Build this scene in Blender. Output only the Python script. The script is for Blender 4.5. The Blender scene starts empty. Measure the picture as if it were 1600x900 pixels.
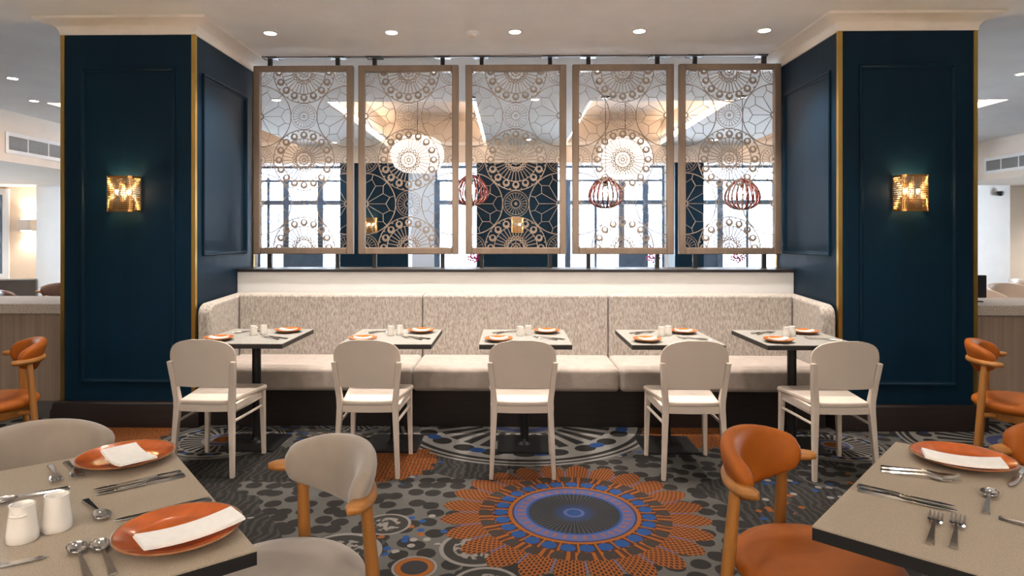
import bpy, bmesh, math, random
from mathutils import Vector, Matrix
PI = math.pi
random.seed(7)
sc = bpy.context.scene
COL = sc.collection

# ------------------------------------------------------------------ camera
cam_d = bpy.data.cameras.new('camera'); cam = bpy.data.objects.new('camera', cam_d); COL.objects.link(cam)
cam.location = (0, 0, 1.45)
cam.rotation_euler = (PI/2, 0, math.radians(1.0))
cam_d.sensor_width = 36; cam_d.lens = 22.5
cam_d.shift_x = 0.0128; cam_d.shift_y = -0.05
cam_d.clip_start = 0.05; cam_d.clip_end = 200
sc.camera = cam
# ------------------------------------------------------------------ sky and exposure
w = bpy.data.worlds.new('sky'); sc.world = w; w.use_nodes = True
w.node_tree.nodes['Background'].inputs[0].default_value = (0.80, 0.90, 1.0, 1)
w.node_tree.nodes['Background'].inputs[1].default_value = 38.0
sc.view_settings.view_transform = 'Standard'
sc.view_settings.look = 'None'
sc.view_settings.gamma = 1.0
sc.view_settings.use_curve_mapping = False
sc.view_settings.exposure = 1.22
CEIL = 3.11
# ceiling downlights: (x, y, watts, label key)
SPOT_COL = (1.0, 0.90, 0.80)

def spot(x, y, z, watts, ang=95, blend=0.8, col=SPOT_COL, parent=None):
    d = bpy.data.lights.new('downlight_lamp', 'SPOT'); d.energy = watts; d.color = col
    d.spot_size = math.radians(ang); d.spot_blend = blend; d.shadow_soft_size = 0.05
    o = bpy.data.objects.new('downlight_lamp', d); COL.objects.link(o); o.location = (x, y, z)
    if parent: o.parent = parent
    return o
def portal(x0, x1, y, z0, z1):
    d = bpy.data.lights.new('window_portal', 'AREA'); d.shape = 'RECTANGLE'; d.size = x1-x0; d.size_y = z1-z0
    d.cycles.is_portal = True
    o = bpy.data.objects.new('window_portal', d); COL.objects.link(o)
    o.location = ((x0+x1)/2, y, (z0+z1)/2); o.rotation_euler = (-PI/2, 0, 0)

# ------------------------------------------------------------------ node helpers
def mat(name, color=(.8, .8, .8), rough=.5, metal=0.0, spec=.5, emis=None, estr=0, noise=None, bump=None, coat=0, sheen=0):
    """noise=(scale, amount, detail, stretch), bump=(scale,strength)"""
    m = bpy.data.materials.new(name); m.use_nodes = True
    nt = m.node_tree; b = nt.nodes['Principled BSDF']
    b.inputs['Base Color'].default_value = (*color, 1)
    b.inputs['Roughness'].default_value = rough; b.inputs['Metallic'].default_value = metal
    b.inputs['Specular IOR Level'].default_value = spec
    b.inputs['Coat Weight'].default_value = coat; b.inputs['Sheen Weight'].default_value = sheen
    if emis:
        b.inputs['Emission Color'].default_value = (*emis, 1); b.inputs['Emission Strength'].default_value = estr
    tc = nt.nodes.new('ShaderNodeTexCoord')
    if noise:
        sca, amt, det, st = noise
        mp = nt.nodes.new('ShaderNodeMapping'); mp.inputs['Scale'].default_value = st
        n = nt.nodes.new('ShaderNodeTexNoise'); n.inputs['Scale'].default_value = sca; n.inputs['Detail'].default_value = det
        nt.links.new(tc.outputs['Object'], mp.inputs[0]); nt.links.new(mp.outputs[0], n.inputs['Vector'])
        r = nt.nodes.new('ShaderNodeValToRGB')
        r.color_ramp.elements[0].position = .3; r.color_ramp.elements[1].position = .7
        r.color_ramp.elements[0].color = (*[max(0, c*(1-amt)) for c in color], 1)
        r.color_ramp.elements[1].color = (*[min(1, c*(1+amt)) for c in color], 1)
        nt.links.new(n.outputs[0], r.inputs[0]); nt.links.new(r.outputs[0], b.inputs['Base Color'])
    if bump:
        n2 = nt.nodes.new('ShaderNodeTexNoise'); n2.inputs['Scale'].default_value = bump[0]; n2.inputs['Detail'].default_value = 4
        nt.links.new(tc.outputs['Object'], n2.inputs['Vector'])
        bp = nt.nodes.new('ShaderNodeBump'); bp.inputs['Strength'].default_value = bump[1]; bp.inputs['Distance'].default_value = .01
        nt.links.new(n2.outputs[0], bp.inputs['Height']); nt.links.new(bp.outputs[0], b.inputs['Normal'])
    return m

class V:
    """float socket with operators -> Math nodes"""
    nt = None
    def __init__(s, sock): s.s = sock
    @staticmethod
    def op(o, *a):
        n = V.nt.nodes.new('ShaderNodeMath'); n.operation = o
        for i, x in enumerate(a):
            if isinstance(x, V): V.nt.links.new(x.s, n.inputs[i])
            else: n.inputs[i].default_value = x
        return V(n.outputs[0])
    def __add__(s, o): return V.op('ADD', s, o)
    __radd__ = __add__
    def __sub__(s, o): return V.op('SUBTRACT', s, o)
    def __rsub__(s, o): return V.op('SUBTRACT', o, s)
    def __mul__(s, o): return V.op('MULTIPLY', s, o)
    __rmul__ = __mul__
    def __truediv__(s, o): return V.op('DIVIDE', s, o)
    def lt(s, o): return V.op('LESS_THAN', s, o)
    def gt(s, o): return V.op('GREATER_THAN', s, o)
    def frac(s): return V.op('FRACT', s)
    def floor(s): return V.op('FLOOR', s)
    def abs(s): return V.op('ABSOLUTE', s)
    def sqrt(s): return V.op('SQRT', s)
    def cos(s): return V.op('COSINE', s)
    def sin(s): return V.op('SINE', s)
    def max(s, o): return V.op('MAXIMUM', s, o)
    def min(s, o): return V.op('MINIMUM', s, o)
    def between(s, a, b): return s.gt(a)*s.lt(b)
def cmix(fac, a, b):
    n = V.nt.nodes.new('ShaderNodeMix'); n.data_type = 'RGBA'
    for sock, x in ((n.inputs[0], fac), (n.inputs[6], a), (n.inputs[7], b)):
        if isinstance(x, V): V.nt.links.new(x.s, sock)
        elif isinstance(x, tuple): sock.default_value = (*x, 1)
        elif isinstance(x, (int, float)): sock.default_value = x
        else: V.nt.links.new(x, sock)
    return n.outputs[2]

def carpet_material():
    m = bpy.data.materials.new('carpet'); m.use_nodes = True; nt = m.node_tree; V.nt = nt
    b = nt.nodes['Principled BSDF']; b.inputs['Roughness'].default_value = .95; b.inputs['Specular IOR Level'].default_value = .1
    tc = nt.nodes.new('ShaderNodeTexCoord'); sp = nt.nodes.new('ShaderNodeSeparateXYZ'); nt.links.new(tc.outputs['Object'], sp.inputs[0])
    x, y = V(sp.outputs[0]), V(sp.outputs[1])
    def noise(scale, det=2, dist=0):
        n = nt.nodes.new('ShaderNodeTexNoise'); n.inputs['Scale'].default_value = scale; n.inputs['Detail'].default_value = det
        n.inputs['Distortion'].default_value = dist
        nt.links.new(tc.outputs['Object'], n.inputs['Vector']); return V(n.outputs[0])
    def voro(scale, feat='F1', rnd=.8):
        n = nt.nodes.new('ShaderNodeTexVoronoi'); n.voronoi_dimensions = '2D'; n.feature = feat; n.inputs['Scale'].default_value = scale; n.inputs['Randomness'].default_value = rnd
        nt.links.new(tc.outputs['Object'], n.inputs['Vector']); return n
    DK, MID, LT = (.022, .020, .019), (.085, .082, .076), (.20, .185, .17)
    ORG, BLU, LAV = (.20, .064, .014), (.017, .050, .155), (.062, .074, .175)
    # ground: dark pebbles on grey, drifting into dark leaf ribs
    v = voro(9, 'F1', .7); wob = noise(14, 1)*.16; grout = (V(v.outputs[0])+wob).gt(.49)
    base = cmix(grout, DK, MID)
    wv = nt.nodes.new('ShaderNodeTexWave'); wv.inputs['Scale'].default_value = 7; wv.inputs['Distortion'].default_value = 9; wv.inputs['Detail'].default_value = 2
    nt.links.new(tc.outputs['Object'], wv.inputs['Vector'])
    leaf = cmix(V(wv.outputs['Fac']).gt(.62), DK, (.040, .038, .036))
    zone = noise(.9, 1).gt(.55)
    base = cmix(zone, base, leaf)
    # sprinkled accent tufts
    va = voro(16, 'F1', 1.0); sepc = nt.nodes.new('ShaderNodeSeparateColor'); nt.links.new(va.outputs['Color'], sepc.inputs[0])
    dot = V(va.outputs['Distance']).lt(.30); rr = V(sepc.outputs[0]); patch = noise(1.3, 1, .5).gt(.56)
    base = cmix(dot*patch*rr.gt(.82), base, BLU)
    base = cmix(dot*patch*rr.lt(.12), base, ORG)
    base = cmix(dot*patch*rr.between(.5, .62), base, LT)
    def polar(cx, cy):
        dx, dy = x-cx, y-cy
        return (dx*dx+dy*dy).sqrt(), V.op('ARCTAN2', dy, dx)
    # large pale mandalas (spokes, pebbles, double rim)
    for (cx, cy, R, rot) in ((.10, 5.05, 1.0, 0), (-3.35, 4.75, .75, .3), (3.6, 4.5, .8, .1), (-1.2, 5.0, .32, 0), (-2.05, 4.55, .42, .2), (2.25, 4.5, .36, 0)):
        r, a = polar(cx, cy); r = r/R
        ins = r.lt(1.0)
        seg = (a*(30/(2*PI))+rot).frac()
        col = cmix(seg.between(.2, .75)*r.between(.35, .68), (.20, .19, .18), DK)
        seg2 = (a*(22/(2*PI))).frac()-.5
        e = (seg2*seg2*7+(r-.77)*(r-.77)*220)
        col = cmix(e.lt(.9), col, DK); 
        seg3 = (a*(11/(2*PI))).frac()-.5
        col = cmix((seg3*seg3*30+(r-.77)*(r-.77)*260).lt(.55), col, BLU)
        col = cmix(r.between(.22, .30), col, LAV); col = cmix(r.lt(.16), col, ORG)
        col = cmix(r.between(.885, .925)+r.between(.95, .975), col, DK)
        base = cmix(ins, base, col)
    # rust flower heads
    for (cx, cy, R) in ((-.82, 4.12, .36), (-2.85, 4.66, .36), (1.30, 4.72, .34), (2.05, 3.05, .24), (-.2, 2.3, .18), (3.1, 4.15, .3)):
        r, a = polar(cx, cy)
        edge = (a*9).cos().abs()*.05+(R-.05)
        vv = voro(42, 'F1', .35); hole = V(vv.outputs[0]).lt(.33)
        base = cmix(r.lt(edge), base, cmix(hole, ORG, (.05, .022, .015)))
    # paisley bubbles beside the big medallion
    for (cx, cy, R, k) in ((-.78, 2.93, .19, 0), (-.42, 2.80, .10, 1), (-.16, 2.98, .17, 0), (-.62, 3.22, .12, 0), (-.10, 2.66, .15, 0), (-.95, 2.6, .14, 0), (1.45, 2.95, .17, 0), (1.75, 2.5, .12, 1)):
        r, a = polar(cx, cy); r = r/R
        col = cmix(noise(26, 3).gt(.5)*r.lt(.62), (.03, .028, .026), (.17, .155, .14))
        if k: col = cmix(r.between(.6, .86), (.03, .028, .03), ORG)
        base = cmix(r.lt(1.0), base, cmix(r.gt(.88), col, (.17, .155, .145)))
    # the big orange and blue medallion
    r, a = polar(.336, 3.37); t = a/(2*PI)
    n_p = 24
    s1 = (t*n_p).frac()-.5
    out = .70-s1*s1*.42
    seam = s1.abs().gt(.455)*r.gt(.50)
    lat_u = ((t*n_p*9).frac()-.5); lat_v = ((r*34+(t*n_p*9).floor()*.5).frac()-.5)
    hole = (lat_u*lat_u+lat_v*lat_v).lt(.125)
    pet = cmix(hole, ORG, (.035, .018, .014)); pet = cmix(seam, pet, (.11, .075, .11))
    s2 = (t*n_p+.5).frac()-.5
    eye = (s2*s2*9+(r-.475)*(r-.475)*240).lt(.62)
    inner = cmix((t*n_p*3).frac().lt(.45), (.05, .022, .015), ORG)
    inner = cmix(eye, inner, (.035, .028, .024))
    col = cmix(r.lt(.50), pet, inner)
    s3 = (t*27).frac()-.5
    dd = s3*s3*(.0891*.0891)+(r-.385)*(r-.385)
    col = cmix(r.between(.335, .425)*r.gt(0), col, cmix((t*54).frac().lt(.25), (.045, .02, .014), ORG))
    col = cmix(dd.lt(.036*.036), col, BLU)
    col = cmix(r.lt(.345), col, ORG); col = cmix(r.lt(.325), col, (.03, .03, .06))
    band = cmix(((t*36).frac()-.5).abs().lt(.2)*(r-.278).abs().lt(.018), LAV, (.16, .07, .07))
    col = cmix(r.lt(.315), col, band)
    col = cmix(r.lt(.250), col, BLU)
    disc = cmix((t*60).frac().lt(.35), (.020, .020, .024), (.042, .042, .046))
    disc = cmix((1-r/.12).max(0.0), disc, BLU)
    col = cmix(r.lt(.238), col, disc)
    col = cmix(r.between(.038, .055), col, LAV)
    base = cmix(r.lt(out), base, col)
    # pile
    f = noise(220, 2)
    base = cmix(f*.5, base, (.0, .0, .0))
    nt.links.new(base, b.inputs['Base Color'])
    bp = nt.nodes.new('ShaderNodeBump'); bp.inputs['Strength'].default_value = .35; bp.inputs['Distance'].default_value = .004
    nt.links.new(f.s, bp.inputs['Height']); nt.links.new(bp.outputs[0], b.inputs['Normal'])
    return m

def boucle(name, c0, c1, scale=60, stretch=(1, 1, .35), mid=.5):
    m = bpy.data.materials.new(name); m.use_nodes = True; nt = m.node_tree; b = nt.nodes['Principled BSDF']
    b.inputs['Roughness'].default_value = .95; b.inputs['Specular IOR Level'].default_value = .15; b.inputs['Sheen Weight'].default_value = .15
    tc = nt.nodes.new('ShaderNodeTexCoord'); mp = nt.nodes.new('ShaderNodeMapping'); mp.inputs['Scale'].default_value = stretch
    n = nt.nodes.new('ShaderNodeTexNoise'); n.inputs['Scale'].default_value = scale; n.inputs['Detail'].default_value = 4; n.inputs['Roughness'].default_value = .7
    nt.links.new(tc.outputs['Object'], mp.inputs[0]); nt.links.new(mp.outputs[0], n.inputs['Vector'])
    r = nt.nodes.new('ShaderNodeValToRGB'); r.color_ramp.elements[0].position = mid-.14; r.color_ramp.elements[1].position = mid+.14
    r.color_ramp.elements[0].color = (*c0, 1); r.color_ramp.elements[1].color = (*c1, 1)
    nt.links.new(n.outputs[0], r.inputs[0]); nt.links.new(r.outputs[0], b.inputs['Base Color'])
    bp = nt.nodes.new('ShaderNodeBump'); bp.inputs['Strength'].default_value = .4; bp.inputs['Distance'].default_value = .006
    nt.links.new(n.outputs[0], bp.inputs['Height']); nt.links.new(bp.outputs[0], b.inputs['Normal'])
    return m
def glass_mat():
    m = bpy.data.materials.new('window_glass'); m.use_nodes = True; nt = m.node_tree
    for n in list(nt.nodes):
        if n.type == 'BSDF_PRINCIPLED': nt.nodes.remove(n)
    tr = nt.nodes.new('ShaderNodeBsdfTransparent'); gl = nt.nodes.new('ShaderNodeBsdfGlossy'); gl.inputs['Roughness'].default_value = .02
    fr = nt.nodes.new('ShaderNodeFresnel'); fr.inputs[0].default_value = 1.4; mx = nt.nodes.new('ShaderNodeMixShader')
    nt.links.new(fr.outputs[0], mx.inputs[0]); nt.links.new(tr.outputs[0], mx.inputs[1]); nt.links.new(gl.outputs[0], mx.inputs[2])
    nt.links.new(mx.outputs[0], nt.nodes['Material Output'].inputs[0]); return m
def emit(name, col, s):
    return mat(name, (.8, .8, .8), .5, emis=col, estr=s)

M = dict(
    carpet=carpet_material(),
    ceiling=mat('ceiling_paint', (.88, .86, .84), .8, noise=(3, .03, 2, (1, 1, 1))),
    cornice=mat('cornice_plaster', (.86, .79, .72), .7, noise=(6, .03, 2, (1, 1, 1))),
    cream=mat('cream_paint', (.74, .66, .58), .75, noise=(4, .03, 2, (1, 1, 1))),
    warmcream=mat('warm_cream_paint', (.86, .77, .66), .75, noise=(4, .03, 2, (1, 1, 1))),
    peach=mat('peach_paint', (.76, .60, .46), .75, noise=(4, .03, 2, (1, 1, 1))),
    white=mat('white_paint', (.80, .80, .80), .6, noise=(4, .02, 2, (1, 1, 1))),
    halfwall=mat('half_wall_paint', (.72, .72, .72), .7, noise=(5, .02, 2, (1, 1, 1))),
    blue=mat('navy_paint', (.0022, .018, .038), .45, noise=(2.5, .12, 3, (3, 3, .4)), spec=.16),
    gold=mat('brushed_brass', (.62, .40, .11), .32, 1.0, noise=(30, .08, 3, (1, 1, .1))),
    plinth=mat('dark_plinth_wood', (.014, .009, .008), .35, noise=(12, .3, 3, (.3, 1, 4))),
    blackwood=mat('black_ledge', (.012, .009, .009), .35, noise=(9, .2, 2, (1, 1, 1))),
    black=mat('black_metal', (.012, .012, .013), .42, .3, noise=(20, .15, 2, (1, 1, 1))),
    bronze=mat('bronze_frame', (.25, .185, .14), .42, .55, noise=(14, .12, 3, (1, 1, .2))),
    lattice=mat('lattice_metal', (.30, .235, .185), .45, .45, noise=(20, .10, 2, (1, 1, 1))),
    boucle=boucle('boucle_fabric', (.28, .24, .21), (.52, .48, .44), 80),
    seat=mat('bench_seat_fabric', (.34, .285, .25), .9, noise=(18, .10, 3, (1, 1, 1)), bump=(200, .15), sheen=.2),
    whitechair=mat('white_lacquer', (.55, .475, .415), .42, noise=(8, .02, 2, (1, 1, 1)), spec=.4),
    tabletop=mat('grey_laminate', (.33, .27, .205), .55, noise=(330, .20, 2, (1, 1, 1))),
    tabletop2=mat('grey_laminate_small', (.25, .24, .22), .5, noise=(70, .14, 4, (1, 1, 1))),
    edge=mat('black_edge', (.008, .007, .007), .5, noise=(20, .2, 2, (1, 1, 1))),
    orange=mat('orange_leather', (.31, .080, .007), .55, noise=(7, .12, 3, (1, 1, 1)), bump=(120, .08), spec=.22),
    greyfab=mat('grey_velvet', (.265, .215, .175), .85, noise=(9, .10, 3, (1, 1, 1)), sheen=.4, bump=(180, .1)),
    brownfab=mat('brown_leather', (.10, .05, .035), .5, noise=(7, .15, 3, (1, 1, 1))),
    oak=mat('oak_wood', (.33, .135, .030), .42, noise=(9, .28, 5, (1, 1, .15)), spec=.4),
    ash=mat('counter_ash', (.30, .225, .175), .6, noise=(26, .16, 4, (2.5, 1, .04))),
    stone=boucle('speckled_stone', (.34, .29, .25), (.62, .56, .50), 90, (1, 1, 1)),
    kick=mat('grey_kick', (.13, .12, .115), .5, noise=(6, .1, 2, (1, 1, 1))),
    plate=mat('rust_glaze', (.46, .10, .018), .16, noise=(14, .30, 4, (1, 1, 1)), coat=.4),
    platerim=mat('brown_rim', (.27, .12, .05), .3, noise=(30, .35, 4, (1, 1, 1))),
    napkin=mat('white_napkin', (.80, .78, .75), .85, noise=(60, .03, 3, (1, 1, 1)), bump=(150, .1)),
    ceramic=mat('white_ceramic', (.68, .645, .60), .2, noise=(5, .02, 2, (1, 1, 1)), coat=.3),
    steel=mat('cutlery_steel', (.55, .53, .51), .16, 1.0, noise=(40, .06, 2, (1, 1, 1))),
    vent=mat('vent_grey', (.16, .155, .15), .6, noise=(40, .1, 2, (1, 1, 1))),
    mullion=mat('blue_grey_mullion', (.085, .13, .19), .5, noise=(9, .1, 2, (1, 1, 1))),  # blue-grey with the haze of the bright windows lightened into the colour
    glass=glass_mat(),
    shade=mat('perforated_bronze', (.46, .24, .08), .3, 1.0, noise=(22, .15, 2, (1, 1, 1))),
    bulb=emit('warm_bulb', (1.0, .70, .38), 320),
    farglobe=emit('soft_glowing_shade', (1.0, .88, .74), .62),
    lampdisc=emit('downlight_disc', (1.0, .86, .70), 22),
    globe=emit('glowing_shade', (1.0, .89, .77), 11.5),
    covesoft=emit('soft_cove_strip', (1.0, .72, .50), 8.0),
    cove=emit('cove_strip', (1.0, .72, .50), 30),
    wire=mat('copper_red_wire', (.22, .035, .03), .35, .4, noise=(20, .1, 2, (1, 1, 1))),
    petal=mat('pink_petal', (.75, .06, .32), .6, noise=(12, .2, 2, (1, 1, 1))),
    leaf=mat('orchid_leaf', (.05, .25, .08), .5, noise=(12, .2, 2, (1, 1, 1))),
    facade=mat('pale_facade', (.085, .088, .092), .8, noise=(2, .05, 2, (1, 1, 1))),
    facwin=mat('facade_window', (.012, .018, .030), .6, noise=(2, .2, 2, (1, 1, 1))),
    street=mat('street_paving', (.58, .59, .60), .9, noise=(4, .1, 3, (1, 1, 1))),
    screen=mat('monitor_plastic', (.012, .013, .02), .4, noise=(20, .1, 2, (1, 1, 1))),
)

# ------------------------------------------------------------------ mesh helpers
class MB:
    def __init__(s): s.v = []; s.f = []
    def add(s, vs, fs):
        n = len(s.v); s.v += [tuple(p) for p in vs]; s.f += [tuple(i+n for i in f) for f in fs]; return s
    def box(s, x0, x1, y0, y1, z0, z1):
        return s.add([(x0,y0,z0),(x1,y0,z0),(x1,y1,z0),(x0,y1,z0),(x0,y0,z1),(x1,y0,z1),(x1,y1,z1),(x0,y1,z1)],
                     [(0,3,2,1),(4,5,6,7),(0,1,5,4),(1,2,6,5),(2,3,7,6),(3,0,4,7)])
    def rings(s, rings, cap0=True, cap1=True, closed=True):
        n = len(rings[0]); vs = [p for r in rings for p in r]; fs = []
        for i in range(len(rings)-1):
            for j in range(n if closed else n-1):
                k = (j+1) % n
                fs.append((i*n+j, i*n+k, (i+1)*n+k, (i+1)*n+j))
        if cap0: fs.append(tuple(range(n-1, -1, -1)))
        if cap1: fs.append(tuple((len(rings)-1)*n+j for j in range(n)))
        return s.add(vs, fs)
    def lathe(s, prof, n=24, c=(0,0,0), cap0=True, cap1=True):
        return s.rings([[(c[0]+r*math.cos(2*PI*j/n), c[1]+r*math.sin(2*PI*j/n), c[2]+z) for j in range(n)] for r, z in prof], cap0, cap1)
    def tube(s, pts, rad, n=8, sx=1.0, closed=False):
        """round tube through pts; rad number or list; sx squashes along the horizontal normal"""
        pts = [Vector(p) for p in pts]; m = len(pts)
        if not isinstance(rad, (list, tuple)): rad = [rad]*m
        rings = []
        for i, p in enumerate(pts):
            if closed: t = (pts[(i+1) % m]-pts[i-1])
            else: t = pts[min(i+1, m-1)]-pts[max(i-1, 0)]
            t.normalize()
            up = Vector((0,0,1)) if abs(t.z) < .95 else Vector((0,1,0))
            a = t.cross(up).normalized(); b = a.cross(t).normalized()
            rings.append([p+a*(rad[i]*sx*math.cos(2*PI*j/n))+b*(rad[i]*math.sin(2*PI*j/n)) for j in range(n)])
        if closed: rings.append(rings[0]); return s.rings(rings, False, False)
        return s.rings(rings)
    def prism(s, poly, axis, a0, a1):
        """poly of 2D points extruded along axis 'x','y','z'"""
        def P(u, v, w): return {'x': (w, u, v), 'y': (u, w, v), 'z': (u, v, w)}[axis]
        return s.rings([[P(u, v, a0) for u, v in poly], [P(u, v, a1) for u, v in poly]])
    def annulus(s, cx, cz, ro, ri, n, y0, y1, hx=0, hz=0):
        rings = []
        for (r, y, ox, oz) in ((ro, y0, 0, 0), (ro, y1, 0, 0), (ri, y1, hx, hz), (ri, y0, hx, hz), (ro, y0, 0, 0)):
            rings.append([(cx+ox+r*math.cos(2*PI*j/n), y, cz+oz+r*math.sin(2*PI*j/n)) for j in range(n)])
        return s.rings(rings, False, False)
    def bar(s, p0, p1, wd, y0, y1):
        d = Vector((p1[0]-p0[0], p1[1]-p0[1])); d.normalize(); nx, nz = -d.y*wd/2, d.x*wd/2
        q = [(p0[0]+nx, p0[1]+nz), (p0[0]-nx, p0[1]-nz), (p1[0]-nx, p1[1]-nz), (p1[0]+nx, p1[1]+nz)]
        return s.prism(q, 'y', y0, y1)
    def bisect(s, co, no):
        bm = bmesh.new(); vs = [bm.verts.new(p) for p in s.v]
        for f in s.f:
            try: bm.faces.new([vs[i] for i in f])
            except ValueError: pass
        bmesh.ops.bisect_plane(bm, geom=bm.verts[:]+bm.edges[:]+bm.faces[:], plane_co=co, plane_no=no, clear_outer=True)
        bm.verts.index_update()
        s.v = [tuple(v.co) for v in bm.verts]; s.f = [tuple(v.index for v in f.verts) for f in bm.faces]; bm.free(); return s
    def mesh(s, name, material, smooth=False):
        me = bpy.data.meshes.new(name); me.from_pydata(s.v, [], s.f)
        bm = bmesh.new(); bm.from_mesh(me); bmesh.ops.recalc_face_normals(bm, faces=bm.faces); bm.to_mesh(me); bm.free()
        me.materials.append(M[material])
        if smooth:
            me.polygons.foreach_set('use_smooth', [True]*len(me.polygons))
            me.set_sharp_from_angle(angle=math.radians(smooth if smooth is not True else 40))
        return me
    def build(s, name, material, parent=None, smooth=False, bevel=0, seg=2, loc=None):
        return put(name, s.mesh(name, material, smooth), parent, bevel, seg, loc)
def put(name, me, parent=None, bevel=0, seg=2, loc=None, rz=0):
    o = bpy.data.objects.new(name, me); COL.objects.link(o)
    if parent: o.parent = parent
    if loc: o.location = loc
    if rz: o.rotation_euler.z = rz
    if bevel:
        b = o.modifiers.new('bevel', 'BEVEL'); b.width = bevel; b.segments = seg; b.limit_method = 'ANGLE'; b.angle_limit = math.radians(35)
    return o
def tag(o, label, cat, group=None, kind=None):
    if label: o['label'] = label
    if cat: o['category'] = cat
    if group: o['group'] = group
    if kind: o['kind'] = kind
    return o
def thing(name, label, cat, loc=(0,0,0), rz=0, group=None, kind=None):
    o = bpy.data.objects.new(name, None); COL.objects.link(o); o.location = loc; o.rotation_euler.z = rz
    o.empty_display_size = .1
    return tag(o, label, cat, group, kind)
def copy_tree(o, parent=None):
    c = o.copy(); COL.objects.link(c); c.parent = parent
    for ch in list(o.children): copy_tree(ch, c)
    return c
def struct(o, label, cat): return tag(o, label, cat, None, 'structure')
def rect_rings(x0, x1, z0, z1, prof, P):
    """mitred picture-frame moulding; prof = (inset, proud) list, P maps (u,v,proud)->3D"""
    rings = []
    for i, h in prof:
        rings.append([P(x0+i, z0+i, h), P(x1-i, z0+i, h), P(x1-i, z1-i, h), P(x0+i, z1-i, h)])
    return MB().rings(rings, False, False)

# ================================================================== STRUCTURE
struct(MB().box(-12, 12.5, -3, 14, -.1, 0).build('floor', 'carpet'), 'dark carpet with an orange and blue medallion pattern', 'floor')
COFFERS = [(-5.75, -3.85), (-2.25, -.42), (.98, 2.72), (4.2, 6.03)]
CY0, CY1, CTOP = 7.85, 11.6, 3.55
mb = MB().box(-12, 12.5, -3, CY0, CEIL, CEIL+.06).box(-12, 12.5, CY1, 14, CEIL, CEIL+.06)
edges = [-12]+[e for c in COFFERS for e in c]+[12.5]
for i in range(0, len(edges), 2): mb.box(edges[i], edges[i+1], CY0, CY1, CEIL, CEIL+.06)
ceil_o = struct(mb.build('ceiling', 'ceiling'), 'off white painted ceiling with downlights', 'ceiling')
for (a, b_) in COFFERS:
    q = MB().box(a-.03, a, CY0-.03, CY1+.03, CEIL+.06, CTOP).box(b_, b_+.03, CY0-.03, CY1+.03, CEIL+.06, CTOP)
    q.box(a, b_, CY0-.03, CY0, CEIL+.06, CTOP).box(a, b_, CY1, CY1+.03, CEIL+.06, CTOP).box(a-.03, b_+.03, CY0-.03, CY1+.03, CTOP, CTOP+.03)
    q.build('coffer', 'cream', ceil_o)
    s_ = MB().box(a+.03, b_-.03, CY0+.01, CY0+.05, CEIL+.075, CEIL+.105); s_.build('cove_strip', 'cove', ceil_o)
    for xa, xl in ((a+.01, a+.055), (b_-.05, b_-.07)):
        MB().box(xa, xa+.04, CY0+.1, CY1-.1, CEIL+.075, CEIL+.10).build('cove_strip', 'covesoft', ceil_o)
        MB().box(xl, xl+.015, CY0+.08, CY1-.02, CEIL+.055, CEIL+.12).build('cove_lip', 'ceiling', ceil_o)
    # little upstand that hides the strips
    MB().box(a+.055, b_-.055, CY0+.06, CY0+.075, CEIL+.055, CEIL+.12).build('cove_lip', 'ceiling', ceil_o)
struct(MB().box(-2.40, 2.46, 5.86, 5.885, CEIL-.012, CEIL).build('trim_2', 'kick'), 'thin grey ceiling trim line above the hanging screens', 'trim')
# far bulkhead over the rear columns
struct(MB().box(-6.6, 8.2, 11.65, 12.15, 2.80, CEIL).build('trim_3', 'cream'), 'cream bulkhead beam over the distant columns', 'beam')
# side bulkheads with lower ceilings behind
struct(MB().box(-12, -6.6, 5.2, 12.5, 2.44, CEIL).build('trim_4', 'cream'), 'cream bulkhead with the grille above the brown wooden chairs', 'bulkhead')
struct(MB().box(8.2, 12.5, 5.2, 12.5, 2.42, CEIL).build('trim_5', 'cream'), 'cream bulkhead above the white tub chairs', 'bulkhead')
# walls
struct(MB().box(-12.1, -12, -3, 8.3, 0, CEIL).box(-12.1, -12, 9.7, 12.5, 0, CEIL).box(-12.1, -12, 8.3, 9.7, 0, .6).box(-12.1, -12, 8.3, 9.7, 2.40, CEIL).build('wall_left', 'cream'), 'cream side wall at the wooden-chair end of the dining room', 'wall')
struct(MB().box(12.5, 12.6, -3, 8.3, 0, CEIL).box(12.5, 12.6, 9.7, 12.5, 0, CEIL).box(12.5, 12.6, 8.3, 9.7, 0, .6).box(12.5, 12.6, 8.3, 9.7, 2.40, CEIL).build('wall_right', 'cream'), 'cream side wall at the tub-chair end of the dining room', 'wall')
struct(MB().box(-12, 12.5, -3.1, -3, 0, CEIL).build('wall_front', 'cream'), 'plain cream wall facing the banquette across the dining floor', 'wall')
# wall with the small window and up-down sconce (y = 12.5)
struct(MB().box(-9.93, -6.6, 12.5, 12.6, 0, CEIL).box(-12, -9.93, 12.5, 12.6, 2.40, CEIL).box(-12, -9.93, 12.5, 12.6, 0, .60).build('wall_alcove', 'peach'),
       'peach wall with a small up and down light', 'wall')
struct(MB().box(-9.15, -6.55, 12.2, 12.5, 0, 2.44).build('wall_pier', 'white'), 'white wall pier beside the blue column', 'wall')
struct(MB().box(9.40, 12.5, 12.5, 12.6, 0, CEIL).build('wall_cream', 'warmcream'), 'cream wall behind the white tub chairs', 'wall')
struct(MB().box(8.15, 9.40, 12.2, 12.5, 0, 2.42).build('wall_white', 'white'), 'white wall carrying a small black camera', 'wall')
struct(MB().box(-6.65, -6.6, 12.5, 14, 0, CEIL).build('wall_return', 'white'), 'white return wall at the end of the street windows', 'wall')
struct(MB().box(8.2, 8.25, 12.5, 14, 0, CEIL).build('wall_end', 'white'), 'white end wall of the street windows', 'wall')

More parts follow.
